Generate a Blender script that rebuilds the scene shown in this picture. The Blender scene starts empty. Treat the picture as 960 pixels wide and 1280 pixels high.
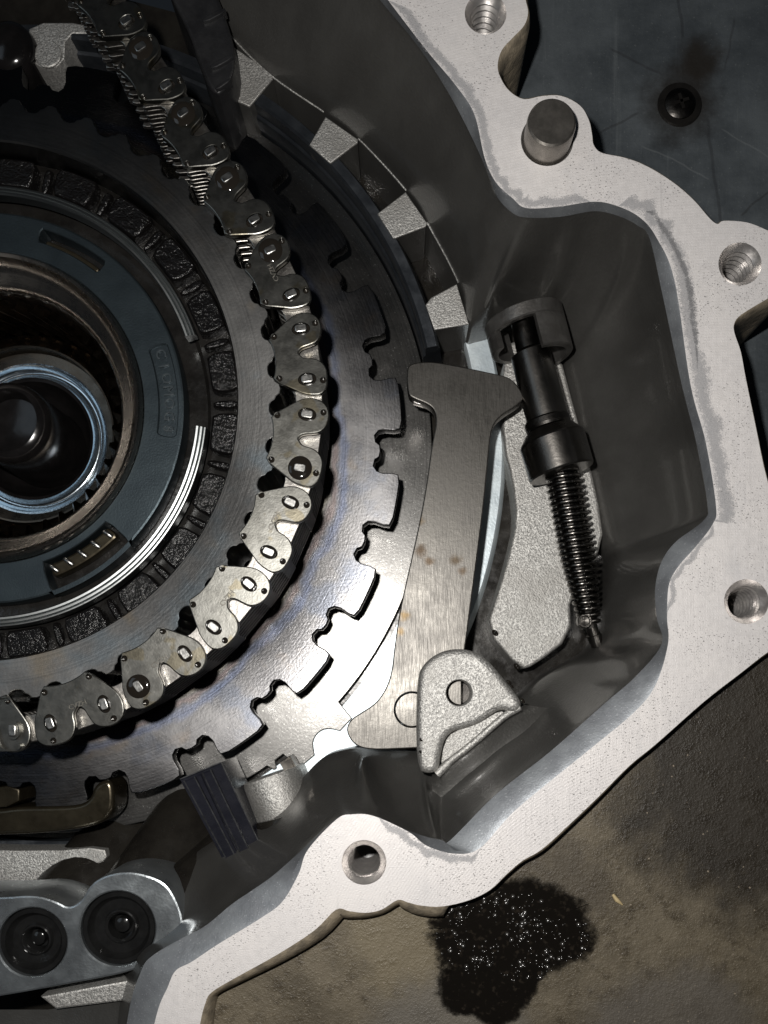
import bpy, math, random
from mathutils import Vector, Matrix, noise
from mathutils.geometry import tessellate_polygon
random.seed(7)
scene = bpy.context.scene
COL = scene.collection

# ------------------------------------------------------------------ units
# lengths below are in "units" of 0.18 mm; U turns them into metres.  z = 0 is the machined flange face.
U = 0.00018
H = 1080.0                      # height of the lens above the flange face
NX, NY = 500.0, 870.0           # foot of the camera in the photograph

# ------------------------------------------------------------------ camera
cam = bpy.data.cameras.new('camera')
camo = bpy.data.objects.new('camera', cam); COL.objects.link(camo)
camo.location = (0, 0, H * U)
cam.sensor_fit = 'HORIZONTAL'; cam.sensor_width = 36
cam.lens = 36 * H / 960
cam.shift_x = -(NX - 480) / 960
cam.shift_y = (NY - 640) / 960
cam.clip_start = 0.005; cam.clip_end = 20
scene.camera = camo

# ------------------------------------------------------------------ world, lamp, exposure
world = bpy.data.worlds.new('World'); scene.world = world; world.use_nodes = True
bg = world.node_tree.nodes['Background']
bg.inputs[0].default_value = (0.62, 0.75, 0.92, 1); bg.inputs[1].default_value = 0.014
ld = bpy.data.lights.new('phone_flash', 'POINT'); ld.shadow_soft_size = 22 * U
ld.energy = 2.15; ld.color = (1.0, 0.97, 0.93)
lo = bpy.data.objects.new('phone_flash', ld); COL.objects.link(lo)
lo.location = Vector((-120, 140, 1085)) * U
wd = bpy.data.lights.new('added_cool_panel', 'AREA'); wd.shape = 'RECTANGLE'; wd.size = .34; wd.size_y = .26  # unseen panel, added for bluish reflections in the bore and retainer ring
wd.energy = 0.21; wd.color = (.72, .87, 1.0)
wo = bpy.data.objects.new('added_cool_panel', wd); COL.objects.link(wo)
wo.location = (-.50, .17, .56)
wo.rotation_euler = (Vector((-.09, .06, 0)) - wo.location).to_track_quat('-Z', 'Y').to_euler()
scene.view_settings.view_transform = 'Standard'; scene.view_settings.look = 'None'
scene.view_settings.exposure = 0.0; scene.view_settings.gamma = 1.0
scene.view_settings.use_curve_mapping = False
scene.cycles.max_bounces = 8

# ------------------------------------------------------------------ helpers
def W(px, py, z):
    s = (H - z) / H
    return ((px - NX) * s, -(py - NY) * s)
def W3(px, py, z):
    x, y = W(px, py, z); return Vector((x, y, z))
AX, AY = -547.0, 382.7          # axis of sprocket and clutch
def Z(z):                       # height of a turned surface
    s = (H - z) / H
    return H - H * 547.0 / (673.7 / s - 106.0)
def RR(R, z): return R * ((H - Z(z)) / (H - z))
PZ = [-80.0]
def level(z): PZ[0] = z; return Z(z)
def pol(R, deg):                # deg clockwise from +x as in the photograph
    a = math.radians(deg); R = RR(R, PZ[0]); return (AX + R * math.cos(a), AY - R * math.sin(a))

def area(p): return 0.5 * sum(p[i][0]*p[(i+1) % len(p)][1] - p[(i+1) % len(p)][0]*p[i][1] for i in range(len(p)))
def ccw(p): p = [tuple(q[:2]) for q in p]; return p if area(p) > 0 else p[::-1]
def chaikin(p, n=1, closed=True):
    for _ in range(n):
        q = []
        m = len(p)
        rng = range(m) if closed else range(m - 1)
        if not closed: q.append(p[0])
        for i in rng:
            a, b = p[i], p[(i+1) % m]
            q.append(tuple(a[k]*.75 + b[k]*.25 for k in range(len(a))))
            q.append(tuple(a[k]*.25 + b[k]*.75 for k in range(len(a))))
        if not closed: q.append(p[-1])
        p = q
    return p
def catmull(p, n, closed=False):
    m = len(p); out = []
    for i in range(m if closed else m - 1):
        g = (lambda k: p[k % m]) if closed else (lambda k: p[max(0, min(m-1, k))])
        a, b, c, d = g(i-1), g(i), g(i+1), g(i+2)
        for j in range(n):
            t = j / n
            out.append(tuple(.5*((2*b[k]) + (-a[k]+c[k])*t + (2*a[k]-5*b[k]+4*c[k]-d[k])*t*t + (-a[k]+3*b[k]-3*c[k]+d[k])*t**3) for k in range(len(b))))
    if not closed: out.append(tuple(p[-1]))
    return out
def offset(p, d):               # p ccw; positive d goes outwards
    out = []; m = len(p)
    for i in range(m):
        a, b, c = Vector(p[i-1]), Vector(p[i]), Vector(p[(i+1) % m])
        e1 = (b-a); e2 = (c-b)
        n1 = Vector((e1.y, -e1.x)); n2 = Vector((e2.y, -e2.x))
        if n1.length > 1e-9: n1.normalize()
        if n2.length > 1e-9: n2.normalize()
        n = n1 + n2
        if n.length < 1e-6: n = n1
        n.normalize(); k = max(.45, n.dot(n1))
        dd = d[i] if isinstance(d, (list, tuple)) else d
        out.append(tuple(b + n * (dd / k)))
    return out

class MB:
    def __init__(s): s.v = []; s.f = []; s.uv = None
    def add(s, vs, fs):
        o = len(s.v); s.v += [tuple(x) for x in vs]; s.f += [tuple(i + o for i in f) for f in fs]; return o
    def build(s, name, mat, parent=None, smooth=35, kind=None):
        me = bpy.data.meshes.new(name)
        org = Vector((0, 0, 0))
        if parent is None and s.v:      # origin at the base of the thing
            xs = [v[0] for v in s.v]; ys = [v[1] for v in s.v]; zs = [v[2] for v in s.v]
            org = Vector(((min(xs)+max(xs))/2, (min(ys)+max(ys))/2, min(zs)))
        me.from_pydata([(Vector(v) - org) * U for v in s.v], [], s.f)
        me.validate(); me.update()
        if s.uv:
            lay = me.uv_layers.new(name='uv')
            for l in me.loops: lay.data[l.index].uv = s.uv[l.vertex_index]
        if smooth:
            me.shade_smooth(); me.set_sharp_from_angle(angle=math.radians(smooth))
        me.materials.append(mat)
        o = bpy.data.objects.new(name, me); COL.objects.link(o)
        if parent is not None: put(o, parent)
        else: o.location = org * U
        if kind: o['kind'] = kind
        return o
def world_loc(o):
    l = Vector(o.location)
    return l
BASE = {}
def put(o, parent):
    o.parent = parent
    base = BASE.get(parent.name)
    if base is None: base = Vector(parent.location) if parent.parent is None else Vector((0, 0, 0))
    o.matrix_parent_inverse = Matrix.Translation(-base) if parent.parent is None else Matrix.Identity(4)
def thing(name, label, cat, at=(0, 0, 0), group=None):
    o = bpy.data.objects.new(name, None); COL.objects.link(o)
    o.empty_display_size = .002
    o.location = Vector(at) * U
    return tag(o, label, cat, group)
def tag(o, label, cat=None, group=None, kind=None):
    o['label'] = label
    if cat: o['category'] = cat
    if group: o['group'] = group
    if kind: o['kind'] = kind
    return o

def cap(mb, loops, z, flip=False):
    zz = z if callable(z) else (lambda x, y: z)
    tris = tessellate_polygon([[Vector((x, y, 0)) for x, y in l] for l in loops])
    flat = [p for l in loops for p in l]
    fs = []
    for t in tris:
        a, b, c = (flat[i] for i in t)
        ar = (b[0]-a[0])*(c[1]-a[1]) - (c[0]-a[0])*(b[1]-a[1])
        if abs(ar) < 1e-9: continue
        t = tuple(t)
        if (ar < 0) != flip: t = t[::-1]
        fs.append(t)
    mb.add([(x, y, zz(x, y)) for x, y in flat], fs)
def strip(mb, A, B, closed=True, flip=False):
    m = len(A); o = mb.add(list(A) + list(B), [])
    for i in range(m if closed else m - 1):
        j = (i+1) % m
        f = (o+i, o+j, o+m+j, o+m+i)
        mb.f.append(f[::-1] if flip else f)
def prism_w(mb, outer, z1, z0, holes=(), bevel=2.0, bottom=False, hole_bevel=0.0):
    outer = ccw(outer)
    top = offset(outer, -bevel) if bevel else outer
    hs = [ccw(h) for h in holes]
    htop = [offset(h, hole_bevel) if hole_bevel else h for h in hs]
    cap(mb, [top] + [h[::-1] for h in htop], z1)
    prof = [(top, z1)]
    if bevel:
        for q in ((22.5, 45, 67.5, 90) if bevel > 4 else (45, 90)):
            q = math.radians(q); prof.append((offset(outer, -bevel*(1 - math.sin(q))), z1 - bevel*(1 - math.cos(q))))
    prof.append((outer, z0))
    base = len(mb.v); m = len(outer)
    # rings of the side share vertices so that the rounded edge shades smoothly
    for p, z in prof: mb.v += [(x, y, z) for x, y in p]
    for r in range(len(prof) - 1):
        for i in range(m):
            j = (i+1) % m
            a = base + r*m
            mb.f.append((a+i, a+m+i, a+m+j, a+j))
    for h, ht in zip(hs, htop):
        n = len(h)
        rows = [(ht, z1), (h, z1 - hole_bevel)] if hole_bevel else [(h, z1)]
        rows.append((h, z0))
        b = len(mb.v)
        for p, z in rows: mb.v += [(x, y, z) for x, y in p]
        for r in range(len(rows) - 1):
            for i in range(n):
                j = (i+1) % n
                a = b + r*n
                mb.f.append((a+i, a+j, a+n+j, a+n+i))
    if bottom: cap(mb, [outer] + [h[::-1] for h in hs], z0, True)
def prism(outline, z1, z0, holes=(), bevel=2.0, rnd=1, bottom=False, mb=None, hole_bevel=0.0):
    mb = mb or MB()
    o = chaikin([W(x, y, z1) for x, y in outline], rnd)
    prism_w(mb, o, z1, z0, [[W(x, y, z1) for x, y in h] for h in holes], bevel, bottom, hole_bevel)
    return mb
def circ(cx, cy, r, n=32, ry=None, rot=0):
    ry = ry or r; c, s = math.cos(rot), math.sin(rot); out = []
    for i in range(n):
        a = 2*math.pi*i/n; x, y = r*math.cos(a), ry*math.sin(a)
        out.append((cx + x*c - y*s, cy + x*s + y*c))
    return out
def lathe(profile, a0=0, a1=360, n=180, centre=None, mb=None, jitter=None):
    """profile (R, z) from outside in; angles clockwise as in the photograph"""
    mb = mb or MB(); full = abs(a1 - a0) >= 360
    if centre is None: profile = [(RR(R, z), Z(z)) for R, z in profile]
    cx, cy = centre or (AX, AY)
    cols = n if full else n + 1
    base = len(mb.v); k = len(profile)
    for i in range(cols):
        a = math.radians(a0 + (a1 - a0) * i / n)
        for R, z in profile: mb.v.append((cx + R*math.cos(a), cy - R*math.sin(a), z))
    for i in range(n):
        j = (i+1) % cols
        for q in range(k-1):
            mb.f.append((base+i*k+q, base+i*k+q+1, base+j*k+q+1, base+j*k+q))
    if not full:
        for i, fl in ((0, False), (cols-1, True)):
            f = tuple(base+i*k+q for q in range(k)); mb.f.append(f if fl else f[::-1])
    return mb
def tube(path, rad, n=12, mb=None, caps=True, closed=False):
    mb = mb or MB(); path = [Vector(p) for p in path]; m = len(path)
    base = len(mb.v); up = None
    for i, p in enumerate(path):
        t = (path[min(m-1, i+1)] - path[max(0, i-1)]).normalized()
        if up is None:
            up = Vector((0, 0, 1)) if abs(t.z) < .9 else Vector((1, 0, 0))
        up = (up - t * up.dot(t)).normalized(); sd = t.cross(up)
        r = rad[i] if isinstance(rad, (list, tuple)) else rad
        for j in range(n):
            a = 2*math.pi*j/n
            mb.v.append(tuple(p + (up*math.cos(a) + sd*math.sin(a)) * r))
    for i in range(m-1):
        for j in range(n):
            k = (j+1) % n
            mb.f.append((base+i*n+j, base+(i+1)*n+j, base+(i+1)*n+k, base+i*n+k))
    if caps:
        mb.f.append(tuple(base+j for j in range(n))); mb.f.append(tuple(base+(m-1)*n+j for j in range(n))[::-1])
    return mb
def loft(rows, closed=False, mb=None):
    mb = mb or MB(); n = len(rows[0]); b = len(mb.v)
    for r in rows: mb.v += [tuple(p) for p in r]
    for r in range(len(rows)-1):
        for i in range(n if closed else n-1):
            j = (i+1) % n
            mb.f.append((b+r*n+i, b+r*n+j, b+(r+1)*n+j, b+(r+1)*n+i))
    return mb
def dome(outline_w, z, h, steps=5, mb=None, wob=0.0, uv=False):
    """low rounded heap over a closed outline"""
    mb = mb or MB(); o = ccw(outline_w)
    if uv: mb.uv = mb.uv or []
    c = (sum(p[0] for p in o)/len(o), sum(p[1] for p in o)/len(o)); n = len(o); b = len(mb.v)
    for k in range(steps):
        t = k / steps; s = math.cos(t*math.pi/2) if not uv else 1 - t; hh = math.sin(t*math.pi/2) * h
        for x, y in o:
            if uv: mb.uv.append((0, 1 - s))
            X, Y = c[0]+(x-c[0])*s, c[1]+(y-c[1])*s
            mb.v.append((X, Y, z + hh + (wob*noise.noise((X*.05, Y*.05, 3)) if k else 0)))
    mb.v.append((c[0], c[1], z + h)); t = len(mb.v)-1
    if uv: mb.uv.append((0, 1))
    for k in range(steps-1):
        for i in range(n):
            j = (i+1) % n; mb.f.append((b+k*n+i, b+k*n+j, b+(k+1)*n+j, b+(k+1)*n+i))
    for i in range(n): mb.f.append((b+(steps-1)*n+i, b+(steps-1)*n+(i+1) % n, t))
    return mb
def block(px4, z1, z0, bevel=2, rnd=0): return prism(px4, z1, z0, bevel=bevel, rnd=rnd)

# ------------------------------------------------------------------ materials
class NT:
    """small helper round a Principled material whose texture space is in units"""
    def __init__(s, name):
        s.m = bpy.data.materials.new(name); s.m.use_nodes = True; s.t = s.m.node_tree
        s.b = s.t.nodes['Principled BSDF']
        tc = s.t.nodes.new('ShaderNodeNewGeometry'); sc = s.t.nodes.new('ShaderNodeVectorMath'); sc.operation = 'SCALE'
        sc.inputs['Scale'].default_value = 1 / U
        s.t.links.new(tc.outputs['Position'], sc.inputs[0]); s.co = sc.outputs[0]
        s.nrm = None
    def new(s, t, **kw):
        n = s.t.nodes.new(t)
        for k, v in kw.items(): setattr(n, k, v)
        return n
    def link(s, a, b): s.t.links.new(a, b)
    def noise(s, size, det=4, rough=.6, stretch=None, rot=0, dist=0, co=None):
        n = s.new('ShaderNodeTexNoise'); n.inputs['Scale'].default_value = 1.0/size
        n.inputs['Detail'].default_value = det; n.inputs['Roughness'].default_value = rough; n.inputs['Distortion'].default_value = dist
        co = co or s.co
        if stretch:
            mp = s.new('ShaderNodeMapping'); mp.inputs['Rotation'].default_value = (0, 0, rot); mp.inputs['Scale'].default_value = stretch
            s.link(co, mp.inputs[0]); co = mp.outputs[0]
        s.link(co, n.inputs['Vector']); return n.outputs['Fac']
    def ramp(s, fac, lo, hi, a=0.0, b=1.0):
        n = s.new('ShaderNodeMapRange'); n.interpolation_type = 'SMOOTHSTEP'
        n.inputs[1].default_value = lo; n.inputs[2].default_value = hi; n.inputs[3].default_value = a; n.inputs[4].default_value = b
        s.link(fac, n.inputs[0]); return n.outputs[0]
    def mix(s, fac, a, b):
        n = s.new('ShaderNodeMix'); n.data_type = 'RGBA'
        for sock, v in ((n.inputs[0], fac), (n.inputs[6], a), (n.inputs[7], b)):
            if isinstance(v, (int, float)): sock.default_value = v
            elif isinstance(v, tuple): sock.default_value = (*v, 1) if len(v) == 3 else v
            else: s.link(v, sock)
        return n.outputs[2]
    def math(s, op, a, b=0.0, c=None):
        n = s.new('ShaderNodeMath', operation=op)
        for i, v in enumerate((a, b) if c is None else (a, b, c)):
            if isinstance(v, (int, float)): n.inputs[i].default_value = v
            else: s.link(v, n.inputs[i])
        return n.outputs[0]
    def bump(s, h, amp, strength=1.0):
        n = s.new('ShaderNodeBump'); n.inputs['Strength'].default_value = strength; n.inputs['Distance'].default_value = amp * U
        s.link(h, n.inputs['Height'])
        if s.nrm: s.link(s.nrm, n.inputs['Normal'])
        s.nrm = n.outputs[0]
    def set(s, name, v):
        k = s.b.inputs[name]
        if isinstance(v, (int, float)): k.default_value = v
        elif isinstance(v, tuple): k.default_value = (*v, 1) if len(v) == 3 else v
        else: s.link(v, k)
    def sep(s):
        n = s.new('ShaderNodeSeparateXYZ'); s.link(s.co, n.inputs[0]); return n.outputs
    def dist(s, x, y):
        n = s.new('ShaderNodeVectorMath', operation='DISTANCE')
        fl = s.new('ShaderNodeVectorMath', operation='MULTIPLY'); fl.inputs[1].default_value = (1, 1, 0); s.link(s.co, fl.inputs[0])
        s.link(fl.outputs[0], n.inputs[0]); n.inputs[1].default_value = (x, y, 0); return n.outputs['Value']
    def done(s):
        if s.nrm: s.link(s.nrm, s.b.inputs['Normal'])
        return s.m
def metal(name, a, b, r0, r1, size=40, metallic=1.0, bumps=((6, .15),), lo=.35, hi=.65, coat=0.0, coat_r=.08, specks=None, spec=.5, stretch=None, rot=0):
    t = NT(name)
    n1 = t.noise(size, 6, .62)
    col = t.mix(t.ramp(n1, lo, hi), a, b)
    if specks:
        c, sz, th = specks
        n = t.noise(sz, 2, .5); col = t.mix(t.ramp(n, th, th + .05), col, c)
    t.set('Base Color', col); t.set('Metallic', metallic); t.set('Specular IOR Level', spec)
    t.set('Roughness', t.ramp(t.noise(size*.55, 5, .65, stretch=stretch, rot=rot), .3, .7, r0, r1))
    for sz, am in bumps: t.bump(t.noise(sz, 3, .6, stretch=stretch, rot=rot), am)
    if coat: t.set('Coat Weight', coat); t.set('Coat Roughness', coat_r)
    return t.done()

M = {}
# machined flange face: pale aluminium with pits and milling marks
t = NT('machined_flange_face')
n1 = t.noise(130, 6, .6); n2 = t.noise(3.2, 2, .5, stretch=(1, 1.9, 1), rot=.5); n3 = t.noise(1.6, 2, .6)
patch = t.ramp(t.noise(90, 3, .5), .42, .62)
pits = t.math('MULTIPLY', t.ramp(n2, .64, .70), t.math('ADD', t.math('MULTIPLY', patch, .85), .06))
bigp = t.math('MULTIPLY', t.ramp(t.noise(6.5, 3, .6, stretch=(1, 1.6, 1), rot=-.4), .68, .73), t.ramp(t.noise(110, 3, .5), .48, .6))
pits = t.math('MAXIMUM', pits, t.math('MULTIPLY', bigp, .8))
col = t.mix(t.ramp(n1, .3, .7), (.70, .665, .645), (.60, .575, .57))
col = t.mix(t.ramp(n3, .35, .7), col, (.66, .64, .63))
smear = t.ramp(t.noise(55, 5, .7, stretch=(1, .35, 1), rot=.6), .56, .72, 0, .35)
col = t.mix(smear, col, (.46, .46, .47))
col = t.mix(t.ramp(t.noise(12, 3, .7, stretch=(1, .04, 1), rot=.9), .62, .75, 0, .3), col, (.40, .39, .39))
col = t.mix(pits, col, (.16, .15, .15))
t.set('Base Color', col); t.set('Metallic', .25); t.set('Roughness', t.ramp(t.noise(9, 4), .3, .7, .42, .6))
w = t.new('ShaderNodeTexWave', wave_type='RINGS', rings_direction='SPHERICAL'); w.inputs['Scale'].default_value = .085; w.inputs['Distortion'].default_value = .6
mp = t.new('ShaderNodeMapping'); mp.inputs['Location'].default_value = (-420, 500, 0); t.link(t.co, mp.inputs[0]); t.link(mp.outputs[0], w.inputs[0])
t.bump(w.outputs['Fac'], .045); t.bump(n3, .3); t.bump(t.noise(12, 3, .7, stretch=(1, .06, 1), rot=.9), .25); t.bump(t.noise(9, 3, .7, stretch=(1, .05, 1), rot=-.5), .2); t.bump(pits, -.8)
M['flange'] = t.done()
M['machined'] = metal('machined_aluminium_edge', (.25, .265, .28), (.19, .20, .215), .42, .55, 40, bumps=((2.2, .25), (14, .3)), metallic=.6, specks=((.42, .43, .45), 2.0, .66))
M['bright'] = metal('bright_turned_aluminium', (.66, .73, .76), (.54, .61, .65), .36, .48, 50, bumps=((3.5, .3),), metallic=.45)
M['padmetal'] = metal('machined_pad', (.52, .56, .58), (.40, .43, .45), .26, .36, 50, metallic=.9, bumps=((3.5, .25), (30, .3)))
t = NT('raw_cast_aluminium')
g = t.noise(2.6, 3, .65); big = t.noise(70, 4, .6)
c = t.mix(t.ramp(g, .35, .65), (.25, .245, .235), (.62, .61, .58)); c = t.mix(t.ramp(big, .4, .7), c, (.36, .35, .33))
t.set('Base Color', c); t.set('Metallic', .75); t.set('Roughness', .5); t.bump(g, 1.1); t.bump(t.noise(9, 3), .8)
M['cast'] = t.done()
t = NT('oil_wet_wall_and_land_shade')
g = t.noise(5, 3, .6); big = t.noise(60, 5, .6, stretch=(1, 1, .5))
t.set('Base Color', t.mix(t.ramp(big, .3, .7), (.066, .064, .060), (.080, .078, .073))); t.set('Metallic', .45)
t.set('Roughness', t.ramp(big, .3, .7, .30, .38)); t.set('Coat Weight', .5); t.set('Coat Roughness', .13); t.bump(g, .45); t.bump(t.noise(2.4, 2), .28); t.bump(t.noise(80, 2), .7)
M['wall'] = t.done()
M['castdark'] = metal('oily_cast', (.085, .08, .073), (.06, .057, .052), .42, .5, 40, metallic=.6, bumps=((3, .5), (30, 1.5)))
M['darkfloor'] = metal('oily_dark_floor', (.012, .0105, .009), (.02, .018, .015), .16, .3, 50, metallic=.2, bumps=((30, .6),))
M['outer'] = metal('dirty_cast_outside', (.30, .25, .18), (.16, .135, .10), .6, .8, 18, metallic=.2, bumps=((4, .9), (14, 1.2)))
M['thread'] = metal('cut_thread_metal', (.50, .48, .46), (.40, .38, .37), .28, .38, 12, metallic=.85, bumps=((3, .1),))
M['pin'] = metal('ground_dowel_steel', (.24, .222, .20), (.17, .158, .142), .3, .4, 20, metallic=.85, bumps=((3, .1),))
def brushed(name, a, b, r0, r1, ang, stretch=18, specks=None, stains=(), bump=.16, big=70):
    t = NT(name)
    s1 = t.noise(20, 4, .7, stretch=(stretch, 1, 1), rot=ang); g = t.noise(big, 6, .65)
    c = t.mix(t.ramp(g, .3, .7), a, b); c = t.mix(t.ramp(s1, .35, .7, 0, .5), c, tuple(x*.62 for x in b))
    if specks:
        cc, sz, th = specks; c = t.mix(t.ramp(t.noise(sz, 2, .5), th, th+.05), c, cc)
    for x, y, r, cc in stains:
        d = t.math('ADD', t.dist(x, y), t.math('MULTIPLY', t.math('SUBTRACT', t.noise(12, 4, .7), .5), r*1.6))
        c = t.mix(t.ramp(d, r*.1, r*1.15, .8, 0), c, tuple(x*.6 for x in cc))
    t.set('Base Color', c); t.set('Metallic', 1.0); t.set('Roughness', t.math('ADD', t.ramp(g, .3, .7, r0, r1), t.ramp(s1, .3, .7, -.05, .06)))
    t.bump(s1, bump); t.bump(t.noise(5, 3), .12)
    return t.done()
sx, sy = W(537, 700, -172)
M['pawl'] = brushed('brushed_pawl_steel', (.145, .138, .126), (.118, .112, .104), .36, .45, .2,
                    stains=[(*W(527, 688, -172), 13, (.07, .045, .025)), (*W(537, 702, -172), 9, (.09, .06, .035)), (*W(570, 700, -172), 11, (.09, .065, .04)), (*W(578, 714, -172), 8, (.10, .07, .045)), (*W(505, 770, -172), 10, (.19, .13, .06)), (*W(501, 790, -172), 8, (.2, .14, .07)), (*W(525, 650, -172), 9, (.14, .10, .055))])
def ringsteel(name, a, b, r0, r1, specks=None, film=None, groove=.1, metallic=1.0, mott=30, tint=None, aniso=.55, glare_bands=False):
    t = NT(name)
    d = t.dist(AX, AY)
    cv = t.new('ShaderNodeCombineXYZ'); t.link(d, cv.inputs[0])
    s1 = t.noise(3.0, 3, .7, co=cv.outputs[0]); g = t.noise(mott, 6, .66)
    c = t.mix(t.ramp(g, .3, .7), a, b); c = t.mix(t.ramp(s1, .4, .7, 0, .3), c, tuple(x*.6 for x in b))
    if tint:
        for cc, sz, lo_ in tint: c = t.mix(t.ramp(t.noise(sz, 3, .55), lo_, lo_+.18, 0, .6), c, cc)
    if glare_bands:               # rainbow glare painted as colour rings near the inner edge
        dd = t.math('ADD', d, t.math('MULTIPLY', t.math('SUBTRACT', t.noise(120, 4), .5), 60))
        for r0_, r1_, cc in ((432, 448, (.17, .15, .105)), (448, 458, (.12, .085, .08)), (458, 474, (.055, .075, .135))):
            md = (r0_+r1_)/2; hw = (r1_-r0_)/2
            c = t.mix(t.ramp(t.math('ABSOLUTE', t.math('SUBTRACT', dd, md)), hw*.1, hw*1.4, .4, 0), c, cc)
    if specks:
        cc, sz, th = specks; sp = t.ramp(t.noise(sz, 2, .5), th, th+.05); c = t.mix(sp, c, cc)
    t.set('Base Color', c); t.set('Metallic', metallic)
    t.set('Roughness', t.math('ADD', t.ramp(g, .3, .7, r0, r1), t.ramp(s1, .3, .7, -.03, .03)))
    tg = t.new('ShaderNodeTangent', direction_type='RADIAL', axis='Z'); t.link(tg.outputs[0], t.b.inputs['Tangent']); t.set('Anisotropic', aniso)
    t.bump(s1, groove); t.bump(t.noise(4, 3), .12)
    if film: t.set('Coat Weight', film); t.set('Coat Roughness', .12)
    return t.done()
M['sprocket'] = ringsteel('sprocket_face_steel', (.145, .144, .142), (.17, .168, .164), .29, .34, mott=110, tint=[((.13, .165, .19), 90, .5), ((.20, .165, .12), 75, .56)])
M['friction'] = ringsteel('dark_clutch_plate', (.082, .081, .083), (.105, .103, .103), .25, .31, specks=((.40, .38, .35), 2.0, .74), tint=[((.062, .070, .088), 70, .5), ((.10, .085, .072), 55, .58)], groove=.06, mott=80, glare_bands=True, aniso=.75)
M['steelplate'] = ringsteel('clutch_steel_plate', (.15, .147, .141), (.112, .109, .105), .26, .33, specks=((.36, .36, .34), 2.4, .67), groove=.05, mott=40, aniso=.3)
M['drum'] = ringsteel('black_drum_steel', (.035, .04, .047), (.06, .066, .075), .28, .42, metallic=.7)
M['link'] = metal('chain_link_steel', (.19, .187, .172), (.155, .152, .138), .29, .36, 30, bumps=((2.5, .1), (12, .15)), specks=((.16, .145, .11), 34, .60))
M['stack'] = metal('laminated_link_steel', (.34, .325, .30), (.27, .255, .24), .28, .4, 30, bumps=((4, .2),))
M['rivet'] = metal('chain_pin_steel', (.42, .415, .40), (.34, .335, .32), .26, .36, 12, bumps=((3, .15),))
t = NT('dark_oil'); t.set('Base Color', (.012, .010, .008)); t.set('Roughness', .07); t.set('Specular IOR Level', .55); t.bump(t.noise(14, 2), .5); M['oil'] = t.done()
M['plastic'] = metal('blue_black_retainer', (.036, .047, .054), (.043, .056, .063), .38, .44, 60, metallic=.85, bumps=((2.5, .25),))
M['edgeplastic'] = metal('plastic_edge_glint', (.04, .041, .044), (.015, .0155, .017), .3, .4, 12, metallic=0)
M['black'] = metal('black_plastic_and_hole_shade', (.010, .010, .011), (.018, .018, .019), .3, .45, 40, metallic=0, bumps=((4, .3),))
M['navy'] = metal('navy_black_plastic', (.009, .0095, .014), (.013, .0135, .019), .2, .3, 40, metallic=0, bumps=((3, .2),), spec=.7)
t = NT('rough_black_casting'); g = t.noise(3.0, 3, .6); t.set('Base Color', (.004, .0036, .0036)); t.set('Roughness', .16); t.set('Metallic', 0.0); t.set('Specular IOR Level', .26); t.bump(g, 1.3); t.bump(t.noise(14, 2), 2.5); M['rough'] = t.done()
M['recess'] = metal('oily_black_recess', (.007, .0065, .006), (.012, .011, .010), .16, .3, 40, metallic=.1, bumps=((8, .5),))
M['snap'] = ringsteel('snap_ring_steel', (.34, .355, .355), (.28, .295, .295), .36, .44, groove=.1)
M['race'] = ringsteel('bearing_race_steel', (.44, .41, .375), (.34, .315, .29), .24, .32, groove=.06)
M['sleeve'] = ringsteel('oily_sleeve_steel', (.12, .105, .088), (.085, .075, .063), .24, .36, groove=.05, mott=18)
M['mirror'] = ringsteel('polished_bore', (.72, .80, .86), (.66, .74, .80), .12, .18, groove=.01)
M['shaft'] = metal('black_oily_shaft', (.006, .0055, .0055), (.010, .009, .009), .12, .2, 30, metallic=.2, bumps=((18, .2),))
M['gear'] = metal('oily_gear_steel', (.26, .20, .15), (.16, .125, .095), .16, .26, 20, bumps=((6, .3),))
M['bronze'] = metal('oily_bronze', (.062, .052, .034), (.045, .037, .024), .26, .36, 30, bumps=((9, .2),), coat=.2, metallic=.8)
M['rod'] = metal('dark_rod_steel', (.125, .117, .108), (.10, .094, .087), .27, .34, 60, bumps=((4, .15),))
M['rodblack'] = metal('black_oxide_steel', (.035, .033, .031), (.05, .047, .044), .3, .42, 24, bumps=((4, .2),))
M['spring'] = metal('spring_wire', (.15, .14, .13), (.10, .095, .088), .2, .3, 14, bumps=((4, .1),))
M['cup'] = metal('dark_cast_cup', (.105, .10, .094), (.15, .145, .138), .36, .48, 24, bumps=((4, .4),), metallic=.8)
M['plug'] = metal('gloss_black_plug', (.008, .008, .008), (.012, .012, .012), .08, .16, 24, metallic=0, bumps=((10, .3),))
M['residue'] = None
t = NT('grey_sealant_residue')
uvn = t.new('ShaderNodeUVMap'); sp = t.new('ShaderNodeSeparateXYZ'); t.link(uvn.outputs[0], sp.inputs[0])
v = sp.outputs[1]; edge = t.math('MULTIPLY', t.math('ABSOLUTE', t.math('SUBTRACT', v, .5)), 2.0)
nn = t.noise(9, 8, .8); m2 = t.noise(1.6, 3, .7)
al = t.math('SUBTRACT', t.math('ADD', t.math('MULTIPLY', nn, .9), t.math('MULTIPLY', m2, .5)), t.math('MULTIPLY', edge, .30))
t.set('Base Color', t.mix(t.ramp(m2, .35, .65), (.30, .305, .32), (.40, .40, .41))); t.set('Roughness', .6); t.set('Metallic', .2)
t.set('Alpha', t.ramp(al, .40, .60, 0, .5)); t.bump(m2, .4)
M['residue'] = t.done()
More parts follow.
